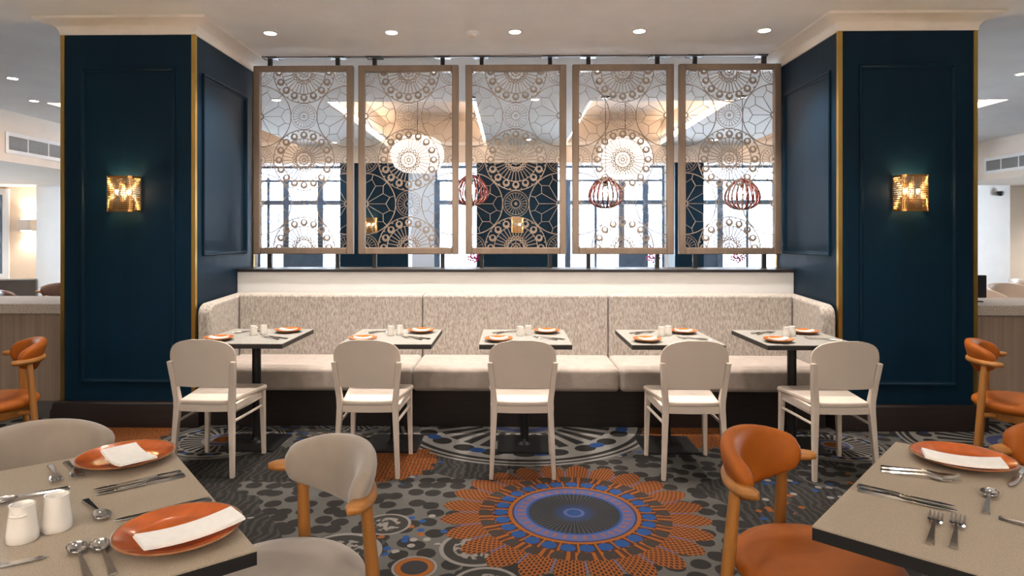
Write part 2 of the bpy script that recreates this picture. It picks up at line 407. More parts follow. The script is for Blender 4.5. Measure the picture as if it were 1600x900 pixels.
# window wall on the street (y = 14)
WZ0, WZ1 = .45, 3.0
WINS = [(-5.55, -2.35), (-1.64, 3.36), (3.62, 5.95)]
mb = MB().box(-6.6, 8.2, 14, 14.15, WZ1, CEIL).box(-6.6, 8.2, 14, 14.15, 0, WZ0)
xs = [-6.6]+[e for c in WINS for e in c]+[8.2]
for i in range(0, len(xs), 2): mb.box(xs[i], xs[i+1], 14, 14.15, WZ0, WZ1)
struct(mb.build('wall_back', 'white'), 'white street wall holding the tall dark framed windows', 'wall')
BARS = [  # per window: thick verticals, thin verticals (x, z0, z1), doors (x0,x1)
    ([-4.93, -4.17], [(-5.33, WZ0, 2.75)], (-4.93, -4.17)),
    ([-1.60, 1.26, 2.43, 2.95], [(-.6, WZ0, 2.68), (.4, WZ0, 2.68), (1.87, WZ0, 2.2)], (2.43, 2.95)),
    ([4.57], [(5.16, WZ0, 2.68), (5.72, 2.26, 2.68)], (3.9, 4.57)),
]
WLAB = ['tall street window with a dark framed door, by the far blue column',
        'wide street window of many dark framed panes behind the middle screens',
        'street window of dark bars behind the end screen and its wire pendant']
for k, ((a, b_), (thick, thin, door)) in enumerate(zip(WINS, BARS)):
    t = thing('window_%d' % (k+1), WLAB[k], 'window', ((a+b_)/2, 14.05, WZ0), kind='structure')
    cx = (a+b_)/2
    def fr(x0, x1, z0, z1, nm='window_bar', d=.05): MB().box(x0-cx, x1-cx, -d, d, z0-WZ0, z1-WZ0).build(nm, 'mullion', t)
    fr(a, a+.05, WZ0, WZ1, 'window_frame'); fr(b_-.05, b_, WZ0, WZ1, 'window_frame')
    fr(a+.05, b_-.05, WZ0, WZ0+.06, 'window_frame'); fr(a+.05, b_-.05, WZ1-.05, WZ1, 'window_frame')
    fr(a+.05, b_-.05, 2.15, 2.25, 'transom', .045)
    fr(a+.05, b_-.05, 2.655, 2.70, 'transom', .04)
    for x_ in thick: fr(x_-.06, x_+.06, WZ0+.06, 2.66, d=.055)
    for x_, z0, z1 in thin: fr(x_-.025, x_+.025, z0+.06, z1, d=.035)
    fr(door[0]+.06, door[1]-.06, WZ0+.06, 1.22, 'door_panel', .03)
    xs_ = sorted([a+.05]+thick+[q[0] for q in thin if q[1] == WZ0]+[b_-.05])
    for x0, x1 in zip(xs_[:-1], xs_[1:]):
        MB().box(x0-cx, x1-cx, -.006, .006, .03, WZ1-WZ0-.03).build('pane', 'glass', t)
    portal(a, b_, 14.2, WZ0, WZ1)
t = thing('window_4', 'small white framed window at the end of the peach wall', 'window', (-10.9, 12.52, .6), kind='structure')
for (x0, x1, z0, z1, nm, mt) in ((.87, 1.0, 0, 1.8, 'window_frame', 'white'), (-1.1, .87, 1.68, 1.8, 'window_frame', 'white'), (-1.1, .87, 0, .12, 'window_frame', 'white'),
                                 (.76, .86, .12, 1.68, 'window_bar', 'mullion'), (-1.1, .76, 1.5, 1.66, 'window_bar', 'mullion'), (-1.1, .76, .48, .53, 'window_bar', 'mullion')):
    MB().box(x0, x1, -.05, .05, z0, z1).build(nm, mt, t)
MB().box(-1.1, .80, -.006, .006, .1, 1.7).build('pane', 'glass', t)
portal(-12, -10, 12.75, .7, 2.3)
for k, (x, sx, lab) in enumerate(((-12.05, -1, 'added unseen side window lighting the wooden chairs'), (12.55, 1, 'added unseen side window lighting the tub chairs'))):  # unseen windows added to bring daylight into the side alcoves
    t = thing('window_%d' % (5+k), lab, 'window', (x, 9.0, .6), kind='structure')
    for (y0, y1, z0, z1) in ((-.7, -.62, 0, 1.8), (.62, .7, 0, 1.8), (-.62, .62, 0, .08), (-.62, .62, 1.72, 1.8), (-.03, .03, .08, 1.72)):
        MB().box(-.04, .04, y0, y1, z0, z1).build('window_frame', 'mullion', t)
    for y0 in (-.62, .03): MB().box(-.005, .005, y0, y0+.59, .08, 1.72).build('pane', 'glass', t)
    d = bpy.data.lights.new('window_portal', 'AREA'); d.shape = 'RECTANGLE'; d.size = 1.8; d.size_y = 1.4; d.cycles.is_portal = True
    o = bpy.data.objects.new('window_portal', d); COL.objects.link(o); o.location = (x+sx*.15, 9.0, 1.5); o.rotation_euler = (0, sx*PI/2, 0)
# street outside
struct(MB().box(-30, 30, 14.15, 40, -.3, -.1).build('ground', 'street'), 'pale street paving outside the windows', 'street')
f = thing('street_building', 'pale building across the street with bluish windows', 'building', (0, 30, -.1))
MB().box(-24, 24, 0, 4, 0, 7.5).build('facade', 'facade', f)
for i in range(13):
    for z_ in (1.0, 4.0):
        MB().box(-22+i*3.5, -20.4+i*3.5, -.06, .02, z_, z_+1.9).build('window', 'facwin', f)

# ------------------------------------------------------------------ pillars
def pillar(name, x0, x1, y0, y1, ztop, label, inner, group=None, full=True):
    cx, cy = (x0+x1)/2, (y0+y1)/2; hx, hy = (x1-x0)/2, (y1-y0)/2
    t = thing(name, label, 'column', (cx, cy, 0), kind='structure', group=group)
    MB().box(-hx, hx, -hy, hy, 0, ztop).build('shaft', 'blue', t)
    def loft(prof, nm, mt): 
        rings = [[(-hx-o, -hy-o, z), (hx+o, -hy-o, z), (hx+o, hy+o, z), (-hx-o, hy+o, z)] for o, z in prof]
        MB().rings(rings, False, False).build(nm, mt, t, smooth=50)
    loft([(.001, 0), (.055, 0), (.055, .125), (.045, .145), (.045, .17), (.03, .188), (.001, .19)], 'plinth', 'plinth')
    if not full: return t
    cz = [(.001, 3.0), (.012, 3.0), (.012, 3.012)]+[(.012+.10*(1-math.cos(a)), 3.012+.075*math.sin(a)) for a in [i*PI/16 for i in range(1, 9)]]
    cz += [(.135, 3.09), (.135, CEIL-.001), (.001, CEIL-.001)]
    rings = [[(x0-o, y0-o, z), (x1+o, y0-o, z), (x1+o, y1+o, z), (x0-o, y1+o, z)] for o, z in cz]
    struct(MB().rings(rings, False, False).build('trim_%d' % (6 if inner > 0 else 7), 'cornice', smooth=50), 'cream cornice crowning the ' + label.split('with brass corners ')[0] + label.split('with brass corners ')[1], 'cornice')
    for sx in (-1, 1):
        for sy in (-1, 1):
            g = .022
            X, Y = sx*hx, sy*hy
            MB().box(min(X-sx*g, X+sx*.008), max(X-sx*g, X+sx*.008), min(Y-sy*g, Y+sy*.008), max(Y-sy*g, Y+sy*.008), .19, 3.0).build('brass_corner_trim', 'gold', t)
    prof = [(0, 0), (0, .012), (.006, .018), (.016, .018), (.024, .008), (.032, .006), (.032, 0)]
    rect_rings(-hx+.15, hx-.15, .33, 2.75, prof, lambda u, v, h: (u, -hy-h, v)).build('panel_moulding', 'blue', t, smooth=35)
    s = inner
    rect_rings(-hy+.12, hy-.17, 1.30, 2.735, prof, lambda u, v, h: (s*(hx+h), u, v)).build('panel_moulding', 'blue', t, smooth=35)
    return t
pillar('pillar', -3.45, -2.42, 4.87, 6.0, CEIL-.002, 'navy panelled column with brass corners beside the counter with wooden chairs behind', 1)
pillar('pillar', 2.48, 3.50, 4.87, 6.0, CEIL-.002, 'navy panelled column with brass corners beside the counter with the black monitor', -1)
for x0, x1, lab in ((-3.11, -1.86, 'distant navy column with a glowing sconce near the door window'),
                    (-.61, .87, 'distant wide navy column with a glowing sconce behind the middle screen'),
                    (2.99, 3.51, 'distant narrow navy column behind the screens, no sconce')):
    pillar('far_pillar', x0, x1, 11.66, 12.14, 2.799, lab, 1, full=False)

# half wall and ledge behind the bench
struct(MB().box(-2.415, 2.475, 5.63, 6.0, 0, 1.14).build('wall_bench', 'halfwall'), 'cream half wall above the banquette', 'wall')
struct(MB().box(-2.415, 2.475, 5.605, 6.03, 1.14, 1.165).build('trim_1', 'blackwood', bevel=.004), 'black ledge capping the half wall', 'ledge')

# ------------------------------------------------------------------ counters
def counter(x0, x1, label):
    t = thing('service_counter', label, 'counter', ((x0+x1)/2, 5.3, 0)); h = (x1-x0)/2
    MB().box(-h, h, -.25, .30, .14, .84).build('front_panel', 'ash', t)
    n = max(1, int((x1-x0)/1.1))
    MB().box(-h, h, -.22, .28, 0, .14).build('kick_plinth', 'kick', t)
    MB().box(-h, h, -.30, .36, .84, .92).build('countertop', 'stone', t, bevel=.006)
    return t
counter(-9.5, -3.51, 'pale wood counter with speckled stone top, wooden chairs behind it')
counter(3.56, 9.8, 'pale wood counter with speckled stone top holding a black monitor')

# ------------------------------------------------------------------ banquette
bq = thing('banquette_bench', 'long upholstered banquette with speckled back and pale seat cushions', 'bench', (.03, 5.2, 0))
seams = [-2.32, -.765, .79, 2.32]
for a, b_ in zip(seams[:-1], seams[1:]):
    MB().box(a+.002, b_-.002, .16, .41, .40, .965).build('backrest', 'boucle', bq, bevel=.022, seg=4)
    MB().box(a+.002, b_-.002, -.42, .17, .29, .465).build('seat_cushion', 'seat', bq, bevel=.035, seg=5)
for s_ in (-1, 1):
    R = .09; yf, yb, zt = -.33, .41, .965
    poly = [(yf, .29), (yb, .29), (yb, zt)]+[(yf+R-R*math.sin(a), zt-.03-R+R*math.cos(a)) for a in [i*PI/12 for i in range(7)]]
    x0, x1 = (-2.43, -2.325) if s_ < 0 else (2.325, 2.43)
    MB().prism(poly, 'x', x0, x1).build('side_wing', 'boucle', bq, bevel=.02, seg=3)
MB().box(-2.36, 2.36, -.31, .40, 0, .29).build('plinth', 'plinth', bq)

# ------------------------------------------------------------------ hanging screens
SW, SZ0, SZ1, RW = .925, 1.29, 3.03, .06
A_ = SW/2-RW; B_ = (SZ1-SZ0)/4-RW/2; RR = math.hypot(A_, B_)/2
def rosette():
    m = MB(); y0, y1 = -.004, .004
    m.annulus(0, 0, RR, RR-.0075, 56, y0, y1)
    for k in range(16):
        a = 2*PI*(k+.5)/16+PI/16
        m.annulus(.232*math.cos(a), .232*math.sin(a), .033, .017, 14, y0-.003, y1+.003, 0, .006)
        m.annulus(.272*math.cos(a+PI/16), .272*math.sin(a+PI/16), .008, .0035, 8, y0, y1)
        m.bar((.262*math.cos(a), .262*math.sin(a)), (.28*math.cos(a), .28*math.sin(a)), .008, y0, y1)
    for k in range(32):
        a = 2*PI*k/32
        m.bar((.108*math.cos(a), .108*math.sin(a)), (.205*math.cos(a), .205*math.sin(a)), .0062, y0, y1)
    m.annulus(0, 0, .203, .196, 40, y0, y1)
    for k in range(16):
        a = 2*PI*(k+.5)/16; m.annulus(.094*math.cos(a), .094*math.sin(a), .0175, .008, 10, y0, y1)
    m.annulus(0, 0, .078, .068, 28, y0, y1)
    for k in range(8):
        a = 2*PI*k/8; m.bar((.015*math.cos(a), .015*math.sin(a)), (.07*math.cos(a), .07*math.sin(a)), .0042, y0, y1)
    m.annulus(0, 0, .045, .037, 20, y0, y1); m.annulus(0, 0, .02, .01, 12, y0, y1)
    return m
def daisy():
    m = MB(); y0, y1 = -.004, .004
    m.annulus(0, 0, RR, RR-.0075, 56, y0, y1); m.annulus(0, 0, .03, .02, 16, y0, y1)
    for k in range(12):
        a = 2*PI*k/12; c = lambda r, t: (r*math.cos(t), r*math.sin(t))
        m.bar(c(.028, a), c(.19, a), .0042, y0, y1)
        for s in (-1, 1): m.bar(c(.19, a), c(.235, a+s*PI/12), .0042, y0, y1)
        m.bar(c(.235, a+PI/12), c(RR-.004, a+PI/12), .0042, y0, y1)
    return m
def small_wheel():
    m = MB(); y0, y1 = -.003, .003; R = .122
    m.annulus(0, 0, R, R-.0042, 36, y0, y1)
    for k in range(20):
        a = 2*PI*k/20
        m.bar((.04*math.cos(a), .04*math.sin(a)), (.10*math.cos(a), .10*math.sin(a)), .0034, y0, y1)
    m.annulus(0, 0, .042, .038, 20, y0, y1); m.annulus(0, 0, 0.103, .0995, 28, y0, y1); m.annulus(0, 0, .014, .006, 10, y0, y1)
    return m
def cut(fn, *planes):
    m = fn()
    for no in planes: m.bisect((0, 0, 0), no)
    return m.mesh(fn.__name__, 'lattice')
UP, DN, LF, RT = (0,0,1), (0,0,-1), (-1,0,0), (1,0,0)   # clear_outer removes the side the normal points to
ME = dict(ros=cut(rosette), ros_t=cut(rosette, UP), ros_b=cut(rosette, DN), da_l=cut(daisy, LF), da_r=cut(daisy, RT),
          sw=cut(small_wheel), sw_l=cut(small_wheel, LF), sw_r=cut(small_wheel, RT),
          sw_tl=cut(small_wheel, UP, LF), sw_tr=cut(small_wheel, UP, RT), sw_bl=cut(small_wheel, DN, LF), sw_br=cut(small_wheel, DN, RT))
def hanging_screen(x, label):
    zc = (SZ0+SZ1)/2; t = thing('hanging_screen', label, 'screen', (x, 5.9, zc), group='bronze lattice screens hung over the half wall')
    h, w_ = (SZ1-SZ0)/2, SW/2; d = .03
    for s in (-1, 1):
        MB().box(min(s*w_, s*(w_-RW)), max(s*w_, s*(w_-RW)), -d, d, -h, h).build('frame_stile', 'bronze', t, bevel=.006)
        MB().box(-w_+RW, w_-RW, -d, d, min(s*h, s*(h-RW)), max(s*h, s*(h-RW))).build('frame_rail', 'bronze', t, bevel=.006)
        for x_ in (-.315, .315):
            if s > 0:
                o = MB().box(x_-.018, x_+.018, -.018, .018, h, CEIL-zc-.01).build('hanger_rod', 'black', t)
                MB().box(x_-.075, x_+.075, -.05, .05, CEIL-zc-.01, CEIL-zc-.001).build('ceiling_plate', 'black', o)
            else:
                MB().box(x_-.018, x_+.018, -.018, .018, 1.165-zc, -h).build('foot_rod', 'black', t)
    def p(nm, key, px, pz): put(nm, ME[key], t, loc=(px, 0, pz))
    p('rosette', 'ros', 0, 0); p('rosette', 'ros_t', 0, 2*B_); p('rosette', 'ros_b', 0, -2*B_)
    for z_ in (-B_, B_):
        p('daisy_circle', 'da_l', -A_, z_); p('daisy_circle', 'da_r', A_, z_); p('small_wheel', 'sw', 0, z_)
    p('small_wheel', 'sw_l', -A_, 0); p('small_wheel', 'sw_r', A_, 0)
    p('small_wheel', 'sw_tl', -A_, 2*B_); p('small_wheel', 'sw_tr', A_, 2*B_); p('small_wheel', 'sw_bl', -A_, -2*B_); p('small_wheel', 'sw_br', A_, -2*B_)
for x, lab in ((-1.91, 'bronze lattice screen hung next to the column by the wooden-chair counter'),
               (-.937, 'bronze lattice screen between the middle screen and the wooden-chair side end screen'),
               (.053, 'middle bronze lattice screen of the hanging row'),
               (1.035, 'bronze lattice screen between the middle screen and the monitor-side end screen'),
               (2.008, 'bronze lattice screen hung next to the column by the monitor counter')):
    hanging_screen(x, lab)

# ------------------------------------------------------------------ bench tables
TZ = .755
def pedestal_table(name, label, x, y, rz, wx, wy, top, group=None, th=.032, base=.37):
    t = thing(name, label, 'table', (x, y, 0), rz, group)
    a, b_ = wx/2, wy/2
    MB().box(-a, a, -b_, b_, TZ-.004, TZ).build('laminate_top', top, t)
    MB().box(-a, a, -b_, b_, TZ-th, TZ-.004).build('black_edge', 'edge', t)
    MB().lathe([(.03, .02), (.03, TZ-th-.015)], 20).build('pole', 'black', t, smooth=True)
    MB().box(-.16, .16, -.16, .16, TZ-th-.015, TZ-th).build('top_bracket', 'black', t)
    k = base/2
    MB().box(-k, k, -k, k, 0, .012).lathe([(.05, .012), (.035, .03), (.03, .05)], 20).build('base_plate', 'black', t)
    return t
TABX = [-1.78, -.81, .10, 1.085, 1.95]
POS = ['end table of the banquette beside the column by the wooden-chair counter', 'table between the middle and the end one on the wooden-chair side',
       'middle table of the banquette row', 'table between the middle and the end one on the monitor side', 'end table of the banquette beside the column by the monitor counter']
SHORT = ['end banquette table opposite the monitor side', 'table between middle and non-monitor end', 'middle banquette table',
         'table between middle and monitor end', 'end banquette table on the monitor side']
for x, lab in zip(TABX, POS):
    pedestal_table('banquette_table', 'small grey ' + lab, x, 4.465, 0, .60, .67, 'tabletop2', 'tables along the banquette')

# white chairs
def white_chair():
    t = thing('white_chair', '', 'chair')
    def leg(pts, sec): # pts (x,y,z), sec (wx,wy)
        return MB().rings([[(x-a/2, y-b/2, z), (x+a/2, y-b/2, z), (x+a/2, y+b/2, z), (x-a/2, y+b/2, z)] for (x, y, z), (a, b) in zip(pts, sec)])
    for s in (-1, 1):
        pts = [(s*.188, -.232, 0), (s*.176, -.212, .25), (s*.168, -.20, .42), (s*.170, -.20, .47), (s*.182, -.215, .58), (s*.196, -.238, .70)]
        leg(pts, [(.024, .028), (.030, .036), (.034, .044), (.034, .044), (.032, .038), (.030, .030)]).build('rear_leg', 'whitechair', t, smooth=50, bevel=.004)
        leg([(s*.195, .205, 0), (s*.186, .20, .43)], [(.024, .024), (.036, .036)]).build('front_leg', 'whitechair', t, bevel=.004)
        for z_ in (.325, .385):
            MB().tube([(s*.173, -.20, z_), (s*.187, .195, z_)], .009, 8).build('side_stretcher', 'whitechair', t, smooth=True)
        MB().box(-.012, .012, -.18, .18, .395, .432).build('side_apron', 'whitechair', t, loc=(s*.178, 0, 0))
    MB().box(-.17, .17, .19, .212, .39, .432).build('front_apron', 'whitechair', t)
    n = 10; ar = [(-.155+.31*i/n, -.205-.012*math.sin(PI*i/n)) for i in range(n+1)]
    MB().prism(ar+[(p[0], p[1]+.022) for p in reversed(ar)], 'z', .39, .432).build('rear_apron', 'whitechair', t, smooth=40)
    # seat: slightly dished slab
    prof = [(-.152, -.205), (-.08, -.218), (.08, -.218), (.152, -.205), (.215, .21), (.19, .235), (-.19, .235), (-.215, .21)]
    MB().prism(prof, 'z', .432, .462).build('seat', 'whitechair', t, bevel=.010, seg=3)
    # curved rounded back panel
    m = MB(); NU, NV = 20, 14; W2, Z0, Z1 = .203, .545, .835
    def half(z):
        if z > .70: q = (z-.70)/(Z1-.70); return W2*(1-q**3.2)**(1/2.6) if q < 1 else 0.0
        if z < .57: q = (.57-z)/.025; return W2-.012-.014*q*q
        return W2-.012*(.70-z)/.13
    for side in (0, 1):
        grid = []
        for j in range(NV+1):
            q = j/NV; z = Z0+(Z1-Z0)*(1-(1-q)**1.6) if q > .0 else Z0
            hw = max(half(z), .055)
            row = []
            for i in range(NU+1):
                u = -1+2*i/NU; X = u*hw
                Y = -.207-.035*(1-(X/W2)**2)-(z-.55)*.10 + (.013 if side else 0)
                row.append((X, Y, z))
            grid.append(row)
        g = [p for r in grid for p in r]
        m.add(g, [(j*(NU+1)+i, j*(NU+1)+i+1, (j+1)*(NU+1)+i+1, (j+1)*(NU+1)+i) for j in range(NV) for i in range(NU)])
    n1 = (NU+1)*(NV+1)
    bd = [i for i in range(NU+1)]+[j*(NU+1)+NU for j in range(1, NV+1)]+[NV*(NU+1)+i for i in range(NU-1, -1, -1)]+[j*(NU+1) for j in range(NV-1, 0, -1)]
    m.f += [(bd[k], bd[(k+1) % len(bd)], bd[(k+1) % len(bd)]+n1, bd[k]+n1) for k in range(len(bd))]
    m.build('backrest', 'whitechair', t, smooth=45)
    return t
CHX = [-1.85, -.86, .075, 1.10, 1.985]
wc = white_chair()
for i, x in enumerate(CHX):
    o = wc if i == 0 else copy_tree(wc)
    o.location = (x, 4.06, 0); o.rotation_euler.z = math.radians((-2.0, -.5, 0, .5, 1.5)[i])
    tag(o, 'white round-backed wooden chair at the ' + SHORT[i], 'chair', 'white chairs along the banquette')

# ------------------------------------------------------------------ round-seat dining chairs
def dining_chair(pad, word):
    """local +x is the way the chair faces"""
    t = thing('dining_chair', '', 'chair')
    R = .262
    # rail
    rings = []; N = 30
    for i in range(N+1):
        q = -1+2*i/N; a = PI+q*math.radians(72)
        e = max(0.0, (abs(q)-.80)/.20)
        hw = .018+.014*min(1, max(0, (abs(q)-.45)/.35)); hh = .020-.003*abs(q)
        k = math.sqrt(max(.02, 1-e**3)); hw *= k; hh *= (.6+.4*k)
        z = .690+.006*q*q
        rr = R-.012*max(0, abs(q)-.6)
        c = Vector((rr*math.cos(a), rr*math.sin(a), z)); rad = Vector((math.cos(a), math.sin(a), 0))
        rings.append([c+rad*(hw*math.cos(b))+Vector((0, 0, hh*math.sin(b))) for b in [2*PI*j/14 for j in range(14)]])
    MB().rings(rings).build('back_rail', 'oak', t, smooth=60)
    # pad
    rings = []; N = 36
    for i in range(N+1):
        q = -1+2*i/N; a = PI+q*math.radians(60)
        e = abs(q); k = math.sqrt(max(.0, 1-max(0, (e-.86)/.14)**2)) if e < 1 else 0
        k = max(k, .12)
        top = .808-.055*e**2.2; bot = .615+.045*e**2
        zc, hz = (top+bot)/2, (top-bot)/2*(.35+.65*k); th = .027*(.45+.55*k)
        ring = []
        for j in range(20):
            b = 2*PI*j/20; cb, sb = math.cos(b), math.sin(b)
            cb = math.copysign(abs(cb)**.75, cb); sb = math.copysign(abs(sb)**.75, sb)
            z = zc+hz*sb
            r = R-.022+th*cb*(1+.25*sb)+(z-.70)*.22
            ring.append((r*math.cos(a), r*math.sin(a), z))
        rings.append(ring)
    MB().rings(rings).build('back_pad', pad, t, smooth=70)
    # seat
    prof = [(.0005, .405), (.215, .405), (.238, .415), (.250, .432), (.247, .450), (.232, .464), (.19, .472), (.10, .470), (.0005, .467)]
    MB().lathe(prof, 40, cap0=False, cap1=False).build('seat', pad, t, smooth=60)
    MB().lathe([(.17, .355), (.195, .355), (.205, .405), (.17, .405), (.17, .355)], 32, cap0=False, cap1=False).build('seat_frame', 'oak', t, smooth=40)
    for s in (-1, 1):
        MB().tube([(-.172, s*.190, .695), (-.186, s*.204, .48), (-.222, s*.238, 0)], [.0165, .020, .0135], 12).build('rear_leg', 'oak', t, smooth=60)
        MB().tube([(.13, s*.135, .405), (.145, s*.16, .30), (.185, s*.215, 0)], [.020, .020, .0135], 12).build('front_leg', 'oak', t, smooth=60)
        MB().tube([(-.183, s*.20, .38), (-.11, s*.135, .38)], .014, 10).build('seat_bracket', 'oak', t, smooth=60)
    return t
def dir_rz(u): return math.atan2(u[1], u[0])
def from_mid(end_a, end_b, face):
    return ((end_a[0]+end_b[0])/2+.085*face[0], (end_a[1]+end_b[1])/2+.085*face[1])
oc = dining_chair('orange', 'orange'); gc = dining_chair('greyfab', 'grey'); bc = dining_chair('brownfab', 'brown')
first = {oc.name: True, gc.name: True, bc.name: True}
def place(proto, x, y, u, label, group):
    if first[proto.name]: first[proto.name] = False; o = proto
    else: o = copy_tree(proto)
    o.location = (x, y, 0); o.rotation_euler.z = dir_rz(u); tag(o, label, 'chair', group); return o
G1 = 'round seat dining chairs'
place(oc, .945, 1.99, (.73, -.685), 'orange leather round chair tucked under the corner of the big grey table with two forks', G1)
place(oc, 3.10, 3.93, (.78, -.63), 'orange leather round chair in front of the counter with the black monitor', G1)
place(oc, -3.18, 3.86, (-.72, -.69), 'orange leather round chair in front of the counter with wooden chairs behind', G1)
place(oc, 1.83, 2.06, (-.675, -.738), 'orange leather chair across the table with two forks, behind the rust plate', G1)
place(gc, -.675, 1.86, (-.70, -.714), 'grey velvet round chair tucked under the table with the salt and pepper shakers', G1)
place(gc, -1.50, 2.00, (.60, -.80), 'grey velvet chair at the far edge of the table with the shakers', G1)
place(bc, -5.95, 7.8, (.75, .66), 'brown wooden chair behind the speckled counter, nearer the grey high-backed chair', G1)
place(bc, -6.25, 8.6, (.1, -1), 'brown wooden chair behind the speckled counter, nearer the navy column', G1)

# ------------------------------------------------------------------ foreground tables
def corner_table(corner, along, across, la, lb, label):
    """corner point, unit vectors along two edges, lengths"""
    cx = corner[0]+along[0]*la/2+across[0]*lb/2; cy = corner[1]+along[1]*la/2+across[1]*lb/2
    return pedestal_table('dining_table', label, cx, cy, math.atan2(along[1], along[0]), la, lb, 'tabletop', None, .034, .5)
corner_table((-.562, 1.412), (-.636, .772), (-.772, -.636), .96, .80, 'large grey table with black edge, salt and pepper shakers and two rust plates')
corner_table((.726, 1.552), (.672, .741), (.741, -.672), .866, .85, 'large grey table with black edge, two forks side by side and one rust plate')

# ------------------------------------------------------------------ tableware
def plate(R, seg=40):
    t = thing('dinner_plate', '', 'plate')
    prof = [(.0005, .004), (R*.52, .004), (R*.58, .002), (R*.62, .004), (R*.97, .019), (R, .023)]
    inner = [(R, .023), (R*.985, .0245), (R*.955, .0235)]
    face = [(R*.955, .0235), (R*.72, .0125), (R*.6, .0095), (.0005, .009)]
    MB().lathe(prof+inner, seg, cap0=False, cap1=False).build('rim', 'platerim', t, smooth=60)
    MB().lathe(face, seg, cap0=False, cap1=False).build('glazed_face', 'plate', t, smooth=60)
    return t
P1 = plate(.138); P2 = plate(.098, 28); used = set()
def put_copy(proto, x, y, z, rz, label, cat, group):
    o = proto if proto.name not in used else copy_tree(proto)
    used.add(proto.name)
    o.location = (x, y, z); o.rotation_euler.z = rz; tag(o, label, cat, group); return o
def napkin(x, y, z, rz, lx, ly, label, group, fold=True, tilt=0):
    m = MB(); n = 8
    for lay in range(2):
        rings = []
        for i in range(n+1):
            q = -1+2*i/n; s = 1-.02*lay
            zz = .010*q*q+.004*lay
            rings.append([(q*lx/2*s, -ly/2*s, zz), (q*lx/2*s, ly/2*s, zz), (q*lx/2*s, ly/2*s, zz+.0036), (q*lx/2*s, -ly/2*s, zz+.0036)])
        m.rings(rings)
    o = m.build('folded_napkin', 'napkin'); o.location = (x, y, z); o.rotation_euler = (0, tilt, rz)
    return tag(o, label, 'napkin', group)
GP, GN, GS, GC = 'rust plates', 'white napkins on plates', 'white shakers', 'steel cutlery'
put_copy(P1, -1.191, 1.965, TZ, 0, 'rust plate with a wide square napkin at the far corner of the shaker table', 'plate', GP)
put_copy(P1, -.768, 1.472, TZ, 0, 'rust plate with a long narrow napkin at the table corner by the grey chair', 'plate', GP)
put_copy(P1, 1.39, 1.993, TZ, 0, 'rust plate holding a white napkin on the table with the two forks', 'plate', GP)
napkin(-1.155, 1.918, TZ+.0245, math.radians(-42), .185, .10, 'wide white napkin on the rust plate at the far table corner', GN)
napkin(-.722, 1.436, TZ+.0255, math.radians(45), .215, .082, 'long narrow white napkin on the rust plate by the grey chair', GN)
napkin(1.348, 1.928, TZ+.0245, math.radians(-25), .20, .085, 'white napkin on the rust plate of the two-fork table', GN)

def shaker(h, r0, r1):
    t = thing('shaker', '', 'shaker')
    MB().lathe([(r0*.9, 0), (r0, .004), (r0*.98, .02), (r1, h*.92), (r1*1.02, h)], 28, cap1=False).build('body', 'ceramic', t, smooth=50)
    MB().lathe([(r1*1.02, h), (r1*.9, h+.001), (r1*.82, h-.004), (.006, h-.005), (.0005, h-.007)], 28, cap0=False, cap1=False).build('pierced_top', 'ceramic', t, smooth=60)
    MB().tube([(r1*.97, -.016, h*.80), (r1*1.12, -.008, h*.78), (r1*1.12, .008, h*.78), (r1*.97, .016, h*.80)], .0035, 8).build('finger_lip', 'ceramic', t, smooth=60)
    return t
S1 = shaker(.083, .0325, .0255); S2 = shaker(.068, .026, .0215)
put_copy(S1, -1.117, 1.447, TZ, math.radians(-70), 'white ceramic shaker with a finger lip facing out, nearer the loose knife', 'shaker', GS)
put_copy(S1, -1.077, 1.503, TZ, math.radians(150), 'white ceramic shaker standing beside its lipped twin, nearer the spoon', 'shaker', GS)

def strip(prof):
    """flat bar along +x: prof (x, half width, z, half thickness)"""
    return MB().rings([[(x, -w_, z-t_), (x, w_, z-t_), (x, w_*.8, z+t_), (x, -w_*.8, z+t_)] for x, w_, z, t_ in prof])
def handle(parent, L=.115):
    strip([(0, .007, .004, .002), (.004, .0095, .004, .0025), (.03, .008, .005, .0025), (L-.02, .0045, .010, .002), (L, .004, .011, .002)]).build('handle', 'steel', parent, smooth=30)
def knife():
    t = thing('table_knife', '', 'knife')
    strip([(0, .007, .005, .003), (.004, .009, .005, .0045), (.09, .0065, .005, .0042), (.1, .006, .005, .003)]).build('handle', 'steel', t, smooth=30)
    strip([(.1, .006, .005, .002), (.115, .009, .005, .001), (.19, .0095, .005, .0008), (.212, .006, .005, .0006), (.222, .0015, .005, .0005)]).build('blade', 'steel', t, smooth=30)
    return t
def fork():
    t = thing('table_fork', '', 'fork'); handle(t)
    m = strip([(.115, .004, .011, .002), (.128, .0125, .0085, .0014), (.143, .0155, .006, .0012), (.150, .0155, .0055, .0012)])
    for k in range(4):
        y_ = -.0128+k*.00853
        m.add([(x, y_+s*w_, z+d) for x, w_, z in ((.149, .0029, .0055), (.175, .0024, .007), (.196, .0009, .0125)) for s, d in ((-1, -.001), (1, -.001), (1, .001), (-1, .001))],
              [(4*i+j, 4*i+(j+1) % 4, 4*i+4+(j+1) % 4, 4*i+4+j) for i in range(2) for j in range(4)]+[(8, 9, 10, 11)])
    m.build('tines', 'steel', t, smooth=30); return t
